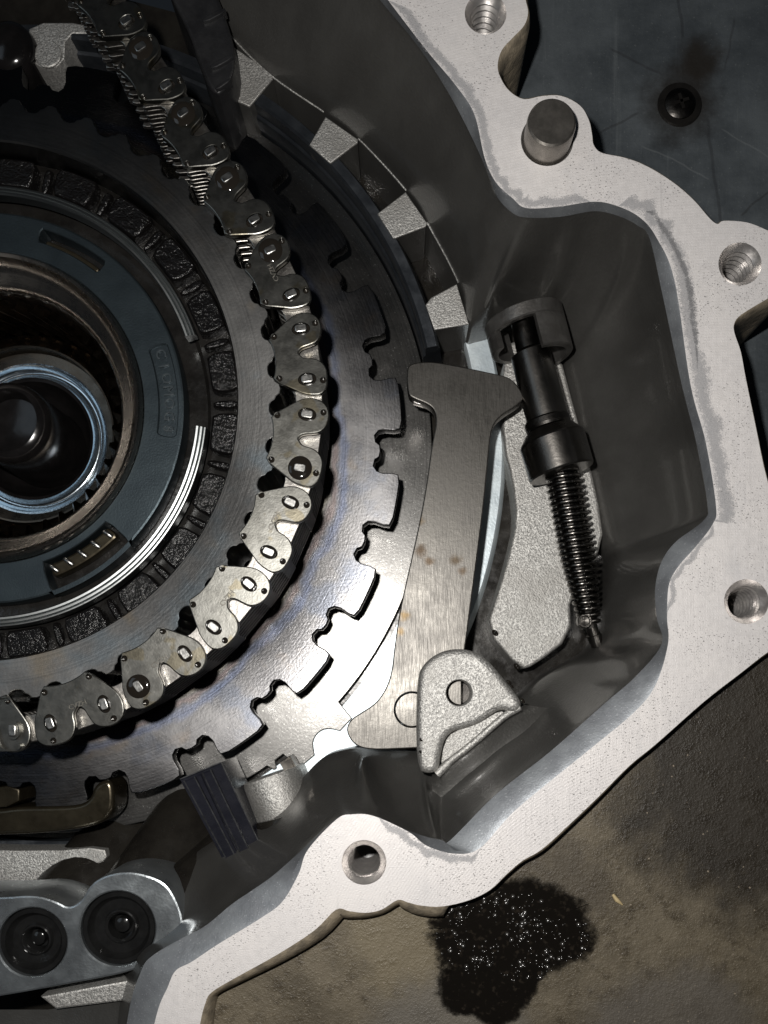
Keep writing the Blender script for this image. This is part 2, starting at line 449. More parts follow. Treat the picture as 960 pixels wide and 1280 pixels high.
# bench
t = NT('scratched_blue_grey_bench')
g = t.noise(160, 7, .68); s1 = t.noise(26, 4, .75, stretch=(1, .05, 1), rot=1.1); s2 = t.noise(22, 4, .75, stretch=(1, .06, 1), rot=2.3); fine = t.noise(4, 3, .6)
c = t.mix(t.ramp(g, .32, .68), (.040, .047, .053), (.078, .089, .097))
c = t.mix(t.ramp(s1, .60, .75, 0, .25), c, (.16, .175, .18)); c = t.mix(t.ramp(s2, .62, .76, 0, .25), c, (.15, .165, .17))
c = t.mix(t.ramp(fine, .62, .72, 0, .35), c, (.18, .19, .19))
px_, py_ = W(850, 130, -160)
d = t.math('ADD', t.dist(px_, py_), t.math('MULTIPLY', t.math('SUBTRACT', t.noise(40, 4), .5), 60))
c = t.mix(t.ramp(d, 20, 75, .9, 0), c, (.016, .014, .012))
d2 = t.math('ADD', t.dist(*W(872, 75, -160)), t.math('MULTIPLY', t.math('SUBTRACT', t.noise(26, 4), .5), 44))
c = t.mix(t.ramp(d2, 14, 46, .9, 0), c, (.018, .015, .012))
xyz = t.sep()
def line(c, x0, y0, x1, y1, w, col, amt):
    a = W(x0, y0, -160); b = W(x1, y1, -160); L = math.hypot(b[0]-a[0], b[1]-a[1]); ux, uy = (b[0]-a[0])/L, (b[1]-a[1])/L
    X = t.math('SUBTRACT', xyz[0], a[0]); Y = t.math('SUBTRACT', xyz[1], a[1])
    perp = t.math('ABSOLUTE', t.math('ADD', t.math('SUBTRACT', t.math('MULTIPLY', X, uy), t.math('MULTIPLY', Y, ux)), t.math('MULTIPLY', t.math('SUBTRACT', t.noise(50, 2), .5), 10)))
    al = t.math('ABSOLUTE', t.math('SUBTRACT', t.math('ADD', t.math('MULTIPLY', X, ux), t.math('MULTIPLY', Y, uy)), L/2))
    f = t.math('MULTIPLY', t.ramp(perp, w*.4, w, amt, 0), t.ramp(al, L*.42, L*.5, 1, 0))
    return t.mix(f, c, col)
for l in [(845, -20, 855, 50, 3, (.025, .027, .03), .5), (882, 140, 905, 300, 3.2, (.025, .027, .03), .5), (760, 60, 830, 95, 2.4, (.025, .025, .028), .45), (745, 170, 800, 140, 2.4, (.025, .026, .028), .5),
          (920, 20, 905, 90, 2, (.025, .026, .028), .4), (925, 270, 965, 235, 2.2, (.025, .025, .026), .5), (800, 180, 890, 225, 1.6, (.13, .14, .145), .4), (900, 160, 965, 200, 1.6, (.13, .14, .145), .4)]:
    c = line(c, *l)
t.set('Base Color', c); t.set('Metallic', .2); t.set('Roughness', t.ramp(g, .3, .7, .42, .62)); t.bump(s1, .35); t.bump(s2, .35); t.bump(fine, .3)
M['bench'] = t.done()
# brown dirty ledge
t = NT('oil_stained_brown_surface')
g = t.noise(95, 7, .7); g2 = t.noise(28, 6, .7); fine = t.noise(2.6, 3, .6)
c = t.mix(t.ramp(g, .3, .68), (.060, .048, .030), (.128, .106, .072))
c = t.mix(t.ramp(g2, .5, .7, 0, .7), c, (.040, .031, .02))
c = t.mix(t.ramp(fine, .6, .72, 0, .5), c, (.26, .22, .16))
dk = t.math('ADD', t.dist(*W(950, 960, -30)), t.math('MULTIPLY', t.math('SUBTRACT', t.noise(70, 6, .65), .5), 190))
c = t.mix(t.ramp(dk, 130, 240, .92, 0), c, (.017, .0135, .0095))
dk = t.math('ADD', t.dist(*W(700, 1110, -30)), t.math('MULTIPLY', t.math('SUBTRACT', t.noise(34, 6, .7), .5), 120))
c = t.mix(t.ramp(dk, 30, 85, .7, 0), c, (.045, .036, .025))
c = t.mix(t.ramp(t.noise(11, 5, .7), .58, .72, 0, .6), c, (.04, .032, .022))
dk = t.math('ADD', t.dist(*W(560, 1335, -30)), t.math('MULTIPLY', t.math('SUBTRACT', t.noise(50, 6, .65), .5), 110))
c = t.mix(t.ramp(dk, 95, 150, .75, 0), c, (.11, .10, .085))
dk = t.math('ADD', t.dist(*W(840, 1330, -30)), t.math('MULTIPLY', t.math('SUBTRACT', t.noise(50, 6, .65), .5), 110))
c = t.mix(t.ramp(dk, 95, 150, .75, 0), c, (.09, .08, .068))
dk = t.math('ADD', t.dist(*W(500, 1170, -30)), t.math('MULTIPLY', t.math('SUBTRACT', t.noise(40, 6, .65), .5), 90))
c = t.mix(t.ramp(dk, 40, 95, .6, 0), c, (.17, .14, .088))
t.set('Base Color', c); t.set('Roughness', t.ramp(g2, .35, .65, .62, .36)); t.set('Metallic', .1); t.bump(fine, .9); t.bump(t.noise(7, 4, .7), .8); t.bump(g2, .7)
M['brown'] = t.done()
t = NT('wet_black_sludge'); g = t.noise(5, 4, .65); big = t.noise(26, 3)
t.set('Base Color', t.mix(t.ramp(t.noise(9, 3), .55, .72), (.006, .005, .004), (.02, .016, .012))); t.set('Roughness', .1); t.set('Specular IOR Level', .5); t.bump(big, 1.5); t.bump(g, .5)
uvn = t.new('ShaderNodeUVMap'); sp = t.new('ShaderNodeSeparateXYZ'); t.link(uvn.outputs[0], sp.inputs[0])
al = t.math('ADD', sp.outputs[1], t.math('MULTIPLY', t.math('SUBTRACT', t.noise(16, 6, .7), .5), .42))
t.set('Alpha', t.ramp(al, .06, .26, 0, .97)); M['sludge'] = t.done()
t = NT('oil_bubble'); t.set('Base Color', (.03, .028, .025)); t.set('Roughness', .2); t.set('IOR', 1.9); t.set('Specular IOR Level', 1.0); M['bubble'] = t.done()
M['gritmat'] = metal('pale_grit', (.24, .20, .15), (.07, .055, .04), .5, .7, 5, metallic=0)
M['straw'] = metal('dry_straw', (.45, .36, .20), (.36, .28, .15), .6, .7, 10, metallic=0)
M['label'] = metal('moulded_letter', (.03, .038, .043), (.036, .045, .05), .3, .4, 20, metallic=.3, bumps=((3, .2),))
M['etch'] = metal('etched_mark', (.16, .15, .135), (.12, .115, .10), .5, .6, 10, bumps=((3, .1),))

# ================================================================== CASE
# flange contours, traced at z = 0 (face edge A, outer edge O) and z = -18 (chamber edge B)
OUT = [(657,0),(660,16),(655,32),(641,47),(627,63),(622,82),(626,98),(637,114),(655,124),(678,120),(702,120),(725,132),(736,150),(740,168),(742,181),(752,191),(780,197),(807,207),(840,227),(867,250),(887,273),(897,280),(905,276),(933,278),(957,287),(985,302),(998,332),(985,360),(960,373),(927,393),(918,404),(918,416),(926,440),(932,472),(945,535),(959,600),(985,680),(1010,740),(1000,790),(960,815),(925,842),(880,877),(820,930),(787,957),(747,997),(707,1035),(677,1062),(653,1076),(633,1093),(613,1112),(587,1125),(553,1133),(527,1132),(510,1128),(497,1125),(477,1137),(457,1141),(437,1139),(420,1137),(393,1163),(347,1193),(293,1223),(265,1240),(257,1253),(250,1280),(240,1340),(225,1420)]
# stations: A (face edge, z 0) | B (chamber edge, z -18) | M (mid wall) | F (foot) | zF
ST = [((405,-90),(393,-90),(320,-30),(215,-40),-205), ((455,-42),(440,-45),(372,22),(285,42),-205), ((485,0),(475,0),(408,72),(340,96),-205), ((535,65),(522,57),(460,122),(405,141),-205),
      ((570,107),(560,115),(505,172),(448,174),-205), ((593,143),(590,172),(545,225),(508,239),-205), ((606,198),(610,217),(572,268),(534,279),-205), ((620,228),(622,247),(594,310),(573,354),-205),
      ((640,247),(642,267),(612,335),(585,403),-205), ((658,260),(660,272),(628,352),(600,412),-225), ((700,258),(700,271),(676,342),(650,405),-245), ((743,252),(743,264),(728,345),(690,412),-245),
      ((773,258),(773,270),(757,358),(704,440),-245), ((800,272),(797,282),(772,370),(708,462),-245), ((820,296),(812,298),(785,395),(714,488),-245), ((843,350),(828,368),(798,460),(723,530),-245),
      ((863,480),(852,480),(822,540),(738,595),-245), ((882,552),(870,552),(838,605),(748,642),-245), ((895,632),(884,628),(842,652),(756,678),-245), ((891,655),(880,650),(832,668),(762,690),-245),
      ((870,683),(845,677),(808,690),(768,708),-205), ((848,708),(827,702),(795,716),(764,735),-195), ((836,732),(819,735),(790,746),(758,765),-195), ((834,772),(821,772),(790,785),(752,798),-205),
      ((835,805),(827,805),(783,814),(735,815),-215), ((820,855),(795,845),(755,843),(705,832),-205), ((793,890),(755,880),(720,870),(680,848),-190), ((733,940),(687,940),(668,922),(645,880),-172),
      ((645,1012),(620,993),(610,965),(605,910),-166), ((600,1060),(563,1050),(560,1008),(565,940),-166), ((567,1067),(552,1050),(540,1008),(540,942),-176), ((533,1057),(530,1045),(520,1000),(515,940),-190),
      ((511,1040),(508,1037),(492,992),(490,938),-203), ((467,1020),(466,1019),(455,975),(460,935),-205), ((440,1018),(440,1018),(430,982),(430,938),-205), ((421,1024),(420,1023),(405,990),(400,950),-205),
      ((385,1062),(382,1058),(365,1030),(360,992),-200), ((373,1093),(343,1093),(322,1065),(310,1030),-195), ((353,1127),(315,1113),(290,1085),(270,1050),-190), ((327,1147),(290,1130),(262,1105),(240,1070),-190),
      ((273,1180),(257,1157),(232,1135),(205,1100),-190), ((240,1202),(227,1173),(205,1160),(180,1140),-230), ((220,1213),(190,1195),(178,1185),(165,1170),-200), ((210,1233),(176,1215),(165,1210),(150,1200),-180),
      ((193,1280),(160,1270),(150,1265),(135,1260),-160), ((170,1420),(140,1420),(130,1415),(115,1410),-160)]
SUB = 8
Aw = catmull([W(*s[0], 0) for s in ST], SUB)
Bw = catmull([(*W(*s[1], -18), -18) for s in ST], SUB)
Mw = catmull([(*W(*s[2], s[4]*.5 - 15), s[4]*.5 - 15) for s in ST], SUB)
Fw = catmull([(*W(*s[3], s[4]), s[4]) for s in ST], SUB)
OUT_TOP = [(600, -130), (640, -60), (652, -25)]
Ow = catmull([W(x, y, 0) for x, y in OUT_TOP + OUT], 4)

case = thing('transmission_case', 'open aluminium transmission case with pale machined flange around a dark oily chamber', 'machine casing', (0, 0, -300))
HOLES = [((607, 17), 22), ((925, 330), 23), ((933, 752), 24), ((455, 1078), 24)]
DOW = W(690, 152, 34)
fl = MB()
outer = ccw(Ow + Aw[::-1])
hl = [circ(*W(*c, 0), r + 4, 40) for c, r in HOLES] + [circ(DOW[0], DOW[1], 33, 40)]
cap(fl, [outer] + [ccw(h)[::-1] for h in hl], 0)
flange = fl.build('mounting_flange', M['flange'], case, smooth=0)
# soft rounded outside edge and outside wall; the casting flares a little below the lip
ow = Ow; n = len(ow)
nrm = []
for i in range(n):
    a = Vector(ow[max(0, i-1)]); b = Vector(ow[min(n-1, i+1)]); d = (b - a).normalized(); nrm.append(Vector((-d.y, d.x)))
# outward = away from the chamber (contour runs clockwise seen from above)
def flare(i):
    x, y = ow[i]
    if y < -70 and x < 60: return 13 + 4*math.sin(i*.21)
    if y > 780: return 7 + 2*math.sin(i*.3)
    return 5 + 1.5*math.sin(i*.17)
rows = []
for k, z in ((0, 0), (.25, -1.2), (.55, -5), (1.0, -15), (1.0, -40), (1.1, -230)):
    rows.append([(ow[i][0] + nrm[i].x*flare(i)*k, ow[i][1] + nrm[i].y*flare(i)*k, z) for i in range(n)])
loft(rows).build('outer_wall', M['outer'], case, smooth=60)
# machined lip between face edge and chamber
A3 = [(x, y, 0) for x, y in Aw]
mid = [((a[0]*.72+b[0]*.28), (a[1]*.72+b[1]*.28), -3) for a, b in zip(A3, Bw)]
loft([A3, mid, Bw]).build('machined_lip', M['machined'], case, smooth=25)
# inner wall
RIDGE = [(33.0, 20, .28), (30.3, 18, .22), (29.3, -8, .3), (9.0, 18, .3), (10.4, 12, .2), (12.6, 8, .4), (18.3, -8, .6), (24.2, 8, .5), (35.6, 10, .3)]
rows = [Bw, [(b[0]*.985+m[0]*.015, b[1]*.985+m[1]*.015, -24) for b, m in zip(Bw, Mw)]]
for k in range(1, 9):
    t_ = k/8; r = []
    for i, (b, m, f) in enumerate(zip(Bw, Mw, Fw)):
        p = [(1-t_)**2*b[j] + 2*t_*(1-t_)*(2*m[j]-.5*(b[j]+f[j])) + t_*t_*f[j] for j in range(3)]
        fold = 3*math.sin(math.pi*t_) * noise.noise((p[0]*.022, p[1]*.022, p[2]*.008))
        dx, dy = f[0]-b[0], f[1]-b[1]; L_ = math.hypot(dx, dy) or 1
        for st_, am, wd in RIDGE: fold += am*math.exp(-((i/SUB - st_)/wd)**2)*math.sin(math.pi*min(1, t_*1.15))
        r.append((p[0]+fold*dx/L_, p[1]+fold*dy/L_, p[2]))
    rows.append(r)
rows.append([(f[0], f[1], -300) for f in Fw])
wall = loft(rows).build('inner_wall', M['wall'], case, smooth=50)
# thin casting edge along the top of the pockets
for a_, b_ in ((1, 2), (2, 3), (4, 5), (6, 7)):
    tube([(f[0], f[1], f[2] + 1.5) for f in Fw[a_*SUB:b_*SUB+1]], 1.5, 6).build('casting_edge', M['cast'], case, smooth=60)
# floor
fp = [tuple(f[:2]) for f in Fw]
fl2 = MB(); cap(fl2, [ccw(offset(ccw(fp + [W(-420, 1400, -300), W(-420, -150, -300)]), 3))], -299)
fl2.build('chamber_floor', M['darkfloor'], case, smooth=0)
# sealant smears on the flange
def residue(i0, i1, off, wid, seed):
    mb = MB(); mb.uv = []; P = Aw[i0:i1]; m = len(P); L = []
    for i in range(m):
        a = Vector(P[max(0, i-1)]); b = Vector(P[min(m-1, i+1)]); d = (b-a).normalized(); nn = Vector((-d.y, d.x))
        q = off + 5*noise.noise((i*.21, seed, 0)); w = wid*(1 + .5*noise.noise((i*.3, seed, 5)))
        e = min(1, i/3, (m-1-i)/3)
        for k in range(4): mb.v.append((P[i][0] + nn.x*(q + w*e*k/3), P[i][1] + nn.y*(q + w*e*k/3), .5)); mb.uv.append((i/m, k/3))
    for i in range(m-1):
        for k in range(3): mb.f.append((i*4+k, i*4+k+1, (i+1)*4+k+1, (i+1)*4+k))
    mb.build('sealant_smear', M['residue'], flange, smooth=0)
residue(2*SUB, 11*SUB, -1, 15, 1.0); residue(12*SUB, 19*SUB, 0, 24, 2.0); residue(13*SUB, 16*SUB, 10, 9, 3.0)
residue(19*SUB, 23*SUB, 0, 9, 4.0); residue(29*SUB, 33*SUB, 0, 13, 5.0)
# threaded holes
for (c, r) in HOLES:
    x, y = W(*c, 0); pr = [(r+4, 0), (r+1.2, -4)]
    z = -4
    while z > -120:
        q = r*(1 + (z+4)/420.0); pr += [(q-3.4, z-4.2), (q-3.6, z-5.0), (q+.2, z-8.6), (q, z-9.2)]; z -= 9.2
    lathe([(r+1, -112), (0.01, -118)], n=24, centre=(x, y)).build('hole_shade_cap', M['black'], flange)  # black cap stands in for the shade deep in the hole
    lathe(pr, n=40, centre=(x, y)).build('threaded_hole', M['thread'], flange, smooth=20)
lathe([(33, 0), (30.5, -3), (30.5, -40)], n=40, centre=DOW).build('dowel_bore', M['thread'], flange, smooth=30)
# machined ring round the clutch, spline lands, pocket pad
lathe([(708, -299), (704, -263), (700, -259), (666, -259), (663, -264), (662, -285)], a0=-15.5, a1=62, n=110).build('machined_ring', M['bright'], case, smooth=40)
lathe([(663, -266), (600, -268), (596, -290)], a0=10, a1=75, n=90).build('machined_seat', M['bright'], case, smooth=40)
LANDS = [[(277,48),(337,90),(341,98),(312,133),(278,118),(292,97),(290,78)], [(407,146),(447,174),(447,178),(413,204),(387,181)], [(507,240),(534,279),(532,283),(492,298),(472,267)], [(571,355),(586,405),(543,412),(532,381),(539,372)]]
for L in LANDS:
    ld_ = prism(L, -205, -298, bevel=0, rnd=0).build('spline_land', M['wall'], case, smooth=40)  # dark wall material puts the sides' grazing shade into colour; tops stay paler
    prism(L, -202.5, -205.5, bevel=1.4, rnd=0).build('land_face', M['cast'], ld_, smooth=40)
PAD = [(607,787),(650,837),(668,832),(715,796),(713,742),(757,686),(746,610),(716,500),(700,440),(640,415),(626,470),(630,560),(641,600),(646,650),(637,690),(624,735)]
pad = prism(PAD, -240, -298, bevel=5, rnd=1).build('pocket_pad', M['cast'], case, smooth=50)
# clevis with its hole, recessed panel and rib
hole = circ(*W(574, 866, -95), 17.5, 32)
CL = [(521,962),(522,846),(531,828),(549,815),(570,810),(592,813),(610,824),(634,853),(656,880),(643,893),(628,886),(615,893),(600,904),(580,911),(566,914),(556,924),(551,944),(549,964),(535,968)]
mb = MB(); prism_w(mb, chaikin([W(*p, -95) for p in CL], 2), -95, -160, [hole], 9, True, 1.2)
clev = mb.build('clevis_lug', M['cast'], case, smooth=55)
prism([(550,960),(555,928),(566,914),(600,903),(626,887),(633,893),(606,917),(564,951)], -107, -150, bevel=1, rnd=1).build('lug_panel', M['cast'], case, smooth=50)
rows = []
for top, bot, zb in (((540,968),(540,1002),-128), ((549,966),(553,1008),-122), ((562,953),(578,1010),-118), ((585,936),(608,985),-116), ((607,918),(648,950),-120), ((632,895),(690,916),-128), ((656,881),(720,890),-142)):
    a = W3(*top, -108); b = W3(*bot, zb); m1 = a.lerp(b, .12) + Vector((0, 0, -7)); m2 = a.lerp(b, .5) + Vector((0, 0, -9)); rows.append([a, m1, m2, b, b + Vector((4, -4, -40))])
rows = [catmull([tuple(p) for p in r], 4) for r in zip(*rows)]
loft(rows).build('lug_web', M['wall'], case, smooth=60)
tube(catmull([tuple(W3(*p, -104)) for p in ((546,968),(552,962),(563,951),(585,934),(605,917),(620,904),(632,894),(650,884))], 4), [6]*8+[5]*21, 10).build('lug_rib', M['cast'], case, smooth=60)
# cast boss below the clutch, half cylinder
def halfcyl(p0, p1, r, z, mat, name, zb=-290, a0=-100, a1=100, n=14, r1=None, z0=None):
    z0 = z if z0 is None else z0; zE = z
    a = Vector(W(*p0, z0)); b = Vector(W(*p1, z)); d = (b-a).normalized(); s = Vector((-d.y, d.x)); rows = []
    for t_ in (0, .12, .5, .88, 1):
        z = z0 + (zE - z0)*t_; c = a.lerp(b, t_); row = []; rr = r + ((r1 or r) - r)*t_
        if t_ in (0, 1): rr -= 2
        for i in range(n+1):
            q = math.radians(a0 + (a1-a0)*i/n); o = c + s*(rr*math.sin(q)); row.append((o.x, o.y, z - r + rr*math.cos(q)))
        rows.append([(row[0][0], row[0][1], zb)] + row + [(row[-1][0], row[-1][1], zb)])
    mb = loft(rows); k = len(rows[0])
    mb.f.append(tuple(range(k))); mb.f.append(tuple(len(mb.v)-k+i for i in range(k))[::-1])
    return mb.build(name, mat, case, smooth=50)
halfcyl((333, 972), (352, 1026), 45, -165, M['cast'], 'cast_boss')
halfcyl((352, 1022), (368, 1075), 50, -150, M['darkfloor'], 'boss_neck', r1=60)
halfcyl((262, 985), (150, 1150), 62, -130, M['darkfloor'], 'oil_passage', z0=-278)
halfcyl((165, 1020), (40, 1175), 62, -150, M['darkfloor'], 'oil_passage', z0=-285)
halfcyl((330, 1045), (205, 1160), 58, -100, M['darkfloor'], 'oil_passage', z0=-230)
prism([(-90,1060),(60,1064),(130,1058),(135,1075),(110,1085),(60,1130),(-90,1130)], -232, -298, bevel=3).build('cast_shelf', M['cast'], case)
# machined pad with the two plug bores
PADB = [(-120,1120),(0,1122),(43,1118),(70,1126),(86,1135),(101,1127),(113,1105),(133,1093),(160,1089),(182,1093),(203,1101),(216,1115),(230,1148),(226,1172),(183,1202),(168,1215),(67,1234),(0,1246),(-120,1265)]
b1 = circ(*W(40, 1178, -92), 47, 48); b2 = circ(*W(147, 1161, -92), 51, 48)
mb = MB(); prism_w(mb, chaikin([W(*p, -92) for p in PADB], 2), -92, -200, [b1, b2], 3, False, 2)
mb.build('bore_pad', M['padmetal'], case, smooth=40)
prism([(50,1246),(168,1224),(182,1237),(165,1250),(70,1262)], -100, -160, bevel=3, rnd=0).build('cast_ledge', M['cast'], case)
rows = [[(*W(x, y, z), z) for x, y, z in r] for r in ([(-120,1262,-118),(60,1262,-118),(170,1245,-112),(196,1205,-92),(222,1190,-60)], [(-120,1290,-120),(70,1290,-118),(160,1270,-100),(190,1235,-60),(215,1222,-25)], [(-120,1330,-110),(70,1330,-108),(140,1310,-90),(170,1290,-45),(185,1285,-18)], [(-120,1420,-105),(60,1420,-100),(120,1420,-80),(150,1420,-40),(165,1420,-18)])]
loft(rows).build('lower_shelf', M['wall'], case, smooth=60)
# top left casting
prism([(36,28),(108,28),(116,42),(82,42),(80,84),(42,84),(36,60)], -205, -298, bevel=2, rnd=1).build('spline_land', M['cast'], case)
prism([(-150,30),(36,28),(36,60),(20,90),(-150,95)], -260, -298, bevel=2, rnd=1).build('chamber_step', M['recess'], case)
c0 = W(60, 68, -203); lathe([(20, -204), (20, -202), (18.5, -200.5), (0.01, -200.5)], n=32, centre=c0).build('land_dowel', M['cast'], case, smooth=30)

dw = lathe([(30, -38), (30, 28), (29.2, 32), (27, 34), (0.01, 34.4)], n=48, centre=DOW).build('dowel_pin', M['pin'], None, smooth=30)
tag(dw, 'short round grey steel dowel pin standing up from the pale flange', 'dowel pin')

# ================================================================== BENCH AND BROWN SURFACE
iR = max(range(n), key=lambda i: ow[i][0])
p1 = ow[:iR+1]; p2 = ow[iR:]
mb = MB(); cap(mb, [ccw(p1 + [(1300, p1[-1][1]), (1300, 1500), (p1[0][0], 1500)])], -160)
b = mb.build('workbench_top', M['bench'], None, smooth=0); tag(b, 'scratched blue grey workbench top beyond the flange', 'workbench', kind='structure')
mb = MB(); cap(mb, [ccw(p2 + [(p2[-1][0], -900), (1300, -900), (1300, p2[0][1])])], -30)
b = mb.build('ground', M['brown'], None, smooth=0); tag(b, 'dirty brown oil stained surface below the flange', 'ground', kind='structure')

# screw
sc = thing('bench_screw', 'dark cross head screw sunk in the blue grey bench', 'screw', (*W(850, 130, -160), -160))
c = W(850, 130, -158)
mb = MB(); lathe([(23, -160), (22, -156), (17, -152.5), (9, -151), (6, -151)], n=40, centre=c, mb=mb)
lathe([(6, -151), (5, -156), (.01, -157)], n=40, centre=c, mb=mb); mb.build('head', M['rodblack'], sc, smooth=40)
for a in (0.3, 0.3 + math.pi/2):
    d = Vector((math.cos(a), math.sin(a))); s = Vector((-d.y, d.x)); cc = Vector(c)
    prism_w(m_ := MB(), [tuple(cc + d*11 + s*2.2), tuple(cc + d*11 - s*2.2), tuple(cc - d*11 - s*2.2), tuple(cc - d*11 + s*2.2)], -150.3, -153, bevel=.3)
    m_.build('cross_slot', M['recess'], sc)
lathe([(32, -159.4), (30, -157.2), (22, -157.2), (21, -159.4)], n=48, centre=c).build('washer_rim', M['recess'], sc)

# sludge
pud = [(545,1150),(562,1136),(600,1126),(640,1101),(665,1096),(690,1111),(715,1116),(735,1140),(749,1172),(741,1190),(702,1206),(668,1224),(630,1236),(590,1240),(556,1222),(541,1192),(537,1167)]
ps = thing('sludge_patch', 'wet black oily sludge patch with glinting bubbles on the brown surface', 'oil patch', (*W(640, 1170, -30), -30))
o = chaikin([W(*p, -29.5) for p in pud], 2)
o = [(x + 7*noise.noise((x*.09, y*.09, 1)), y + 7*noise.noise((x*.09, y*.09, 9))) for x, y in o]
dome([(x*1.0, y*1.0) for x, y in offset(ccw(o), 14)], -29.7, 2.0, 16, wob=1.0, uv=True).build('patch', M['sludge'], ps, smooth=80)
o = chaikin([W(*p, -29.5) for p in [(546,1205),(600,1198),(690,1196),(676,1228),(660,1250),(648,1272),(622,1284),(600,1272),(584,1262),(560,1266),(544,1242)]], 2)
dome(offset(ccw(o), 9), -29.6, 1.4, 10, wob=.8, uv=True).build('drip_tail', M['sludge'], ps, smooth=80)
mb = MB(); cen = Vector(W(640, 1170, -29))
for k in range(700):
    a = random.uniform(0, 6.28); q = math.sqrt(random.random())
    x, y = cen.x + 98*q*math.cos(a), cen.y + 58*q*math.sin(a)
    if noise.noise((x*.035, y*.035, 2.0)) + .35*noise.noise((x*.11, y*.11, 7)) < random.uniform(-.25, .35): continue
    r = random.choice((.8, .9, 1.0, 1.2, 1.4, 1.8, 3.2))
    dome(circ(x, y, r, 8), -28.2 + .8*(1-q), r*1.1, 3, mb=mb)
bb = mb.build('bubbles', M['bubble'], ps, smooth=80); bb['kind'] = 'stuff'
tag(tube([W3(766,1118,-28), W3(771,1125,-26), W3(778,1131,-28)], [2, 3.2, 1.2], 8).build('straw_bit', M['straw'], None, smooth=60), 'tiny pale straw bit lying on the brown surface', 'straw')

# ================================================================== CLUTCH
drum = lathe([(624, -298), (622, -216), (618, -208), (604, -206.5), (600.5, -210), (599.5, -230), (596, -233), (594.5, -238), (593.5, -285)], a0=-130, a1=-13, n=160).build('clutch_drum_rim', M['drum'], None, smooth=30)
tag(drum, 'blue black stepped clutch drum rim between grey steel plate and spline lands', 'drum rim')
lw = lathe([(662, -296), (655, -286), (640, -282), (636, -272), (622, -268), (606, -272), (600, -284)], a0=63, a1=140, n=110).build('clutch_drum_rim', M['drum'], None, smooth=30)
tag(lw, 'black curved drum rim showing below the bronze retainer near the plug bores', 'drum rim')
# steel plate with an eared outer edge
ol = []; level(-262)
for i in range(720):
    a = i*.5; R = 592
    if 41 < a < 52.5:
        R = 624
        d = abs(a - 46.5)
        if d < 2.2: R = 624 - 22*math.sqrt(1 - (d/2.2)**2)
    if 54.2 < a < 55.4: R = 603
    ol.append(pol(R, a))
mb = MB(); prism_w(mb, ol, Z(-262), Z(-276), [[pol(488, i*3) for i in range(120)]], 1.2)
sp_ = mb.build('steel_plate', M['steelplate'], None, smooth=30); tag(sp_, 'flat grey clutch steel ring with bright wear showing beside the parking pawl', 'clutch plate')
# friction plate with 24 lobes
ol = []; level(-196)
for k in range(24):
    c = 9.9 + 15*k
    for R, d in ((549,-4.0),(552,-2.7),(552,-1.3),(552,0),(552,1.3),(552,2.7),(549,4.0),(540,4.15),(526,4.0),(517,4.25),(511.5,5.0),(513,6.0),(519,6.5),(520.5,7.5),(519,8.5),(513,9.0),(511.5,10.0),(517,10.75),(526,11.0),(540,10.85)):
        ol.append(pol(R, c + d))
mb = MB(); prism_w(mb, ol, Z(-196), Z(-212), [[pol(414, i*2) for i in range(180)]], 1.6)
fr = mb.build('lobed_plate', M['friction'], None, smooth=30); tag(fr, 'dark lobed clutch plate with rainbow glare coloured into its oily face outside the chain', 'clutch plate')
# the plates below and the dark hub behind the chain
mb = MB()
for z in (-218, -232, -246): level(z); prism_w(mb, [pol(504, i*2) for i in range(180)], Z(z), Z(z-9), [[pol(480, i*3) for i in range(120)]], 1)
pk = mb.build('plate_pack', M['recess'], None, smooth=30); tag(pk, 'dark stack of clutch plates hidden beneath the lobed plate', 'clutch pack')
hb = lathe([(452, -298), (446, -225), (438, -216), (340, -212)], n=180).build('clutch_hub', M['recess'], None, smooth=40)
tag(hb, 'black oily hub surface under the chain and sprocket', 'clutch hub')

# bronze retainer
br = thing('bronze_retainer', 'brown oil coated retainer with upright prongs at the lower rim of the clutch', 'retainer', (*W(60, 1010, -240), -240))
prism([(-130,1016),(-60,1014),(0,1012),(24,1008),(93,1008),(112,1000),(118,980),(140,972),(143,1006),(136,1022),(117,1034),(54,1042),(0,1044),(-130,1046)], -186, -250, bevel=6, rnd=2).build('body', M['bronze'], br, smooth=60)
prism([(-40,990),(24,980),(24,1008),(-40,1012)], -190, -250, bevel=2, rnd=1).build('prong', M['bronze'], br)

# ================================================================== SPROCKET
spk = thing('sprocket', 'large steel chain sprocket with toothed rim and black ribbed hub', 'sprocket', (AX, AY, -190))
NT_ = 49; ol = []; step = 360/NT_
for k in range(NT_):
    c = -13.2 + step*k
    for R, d in ((374.5,0),(376,-.9),(381,-1.55),(390,-1.9),(398,-2.35),(402.5,-2.9),(403.5,-step/2)):
        ol.append((R, c + d))
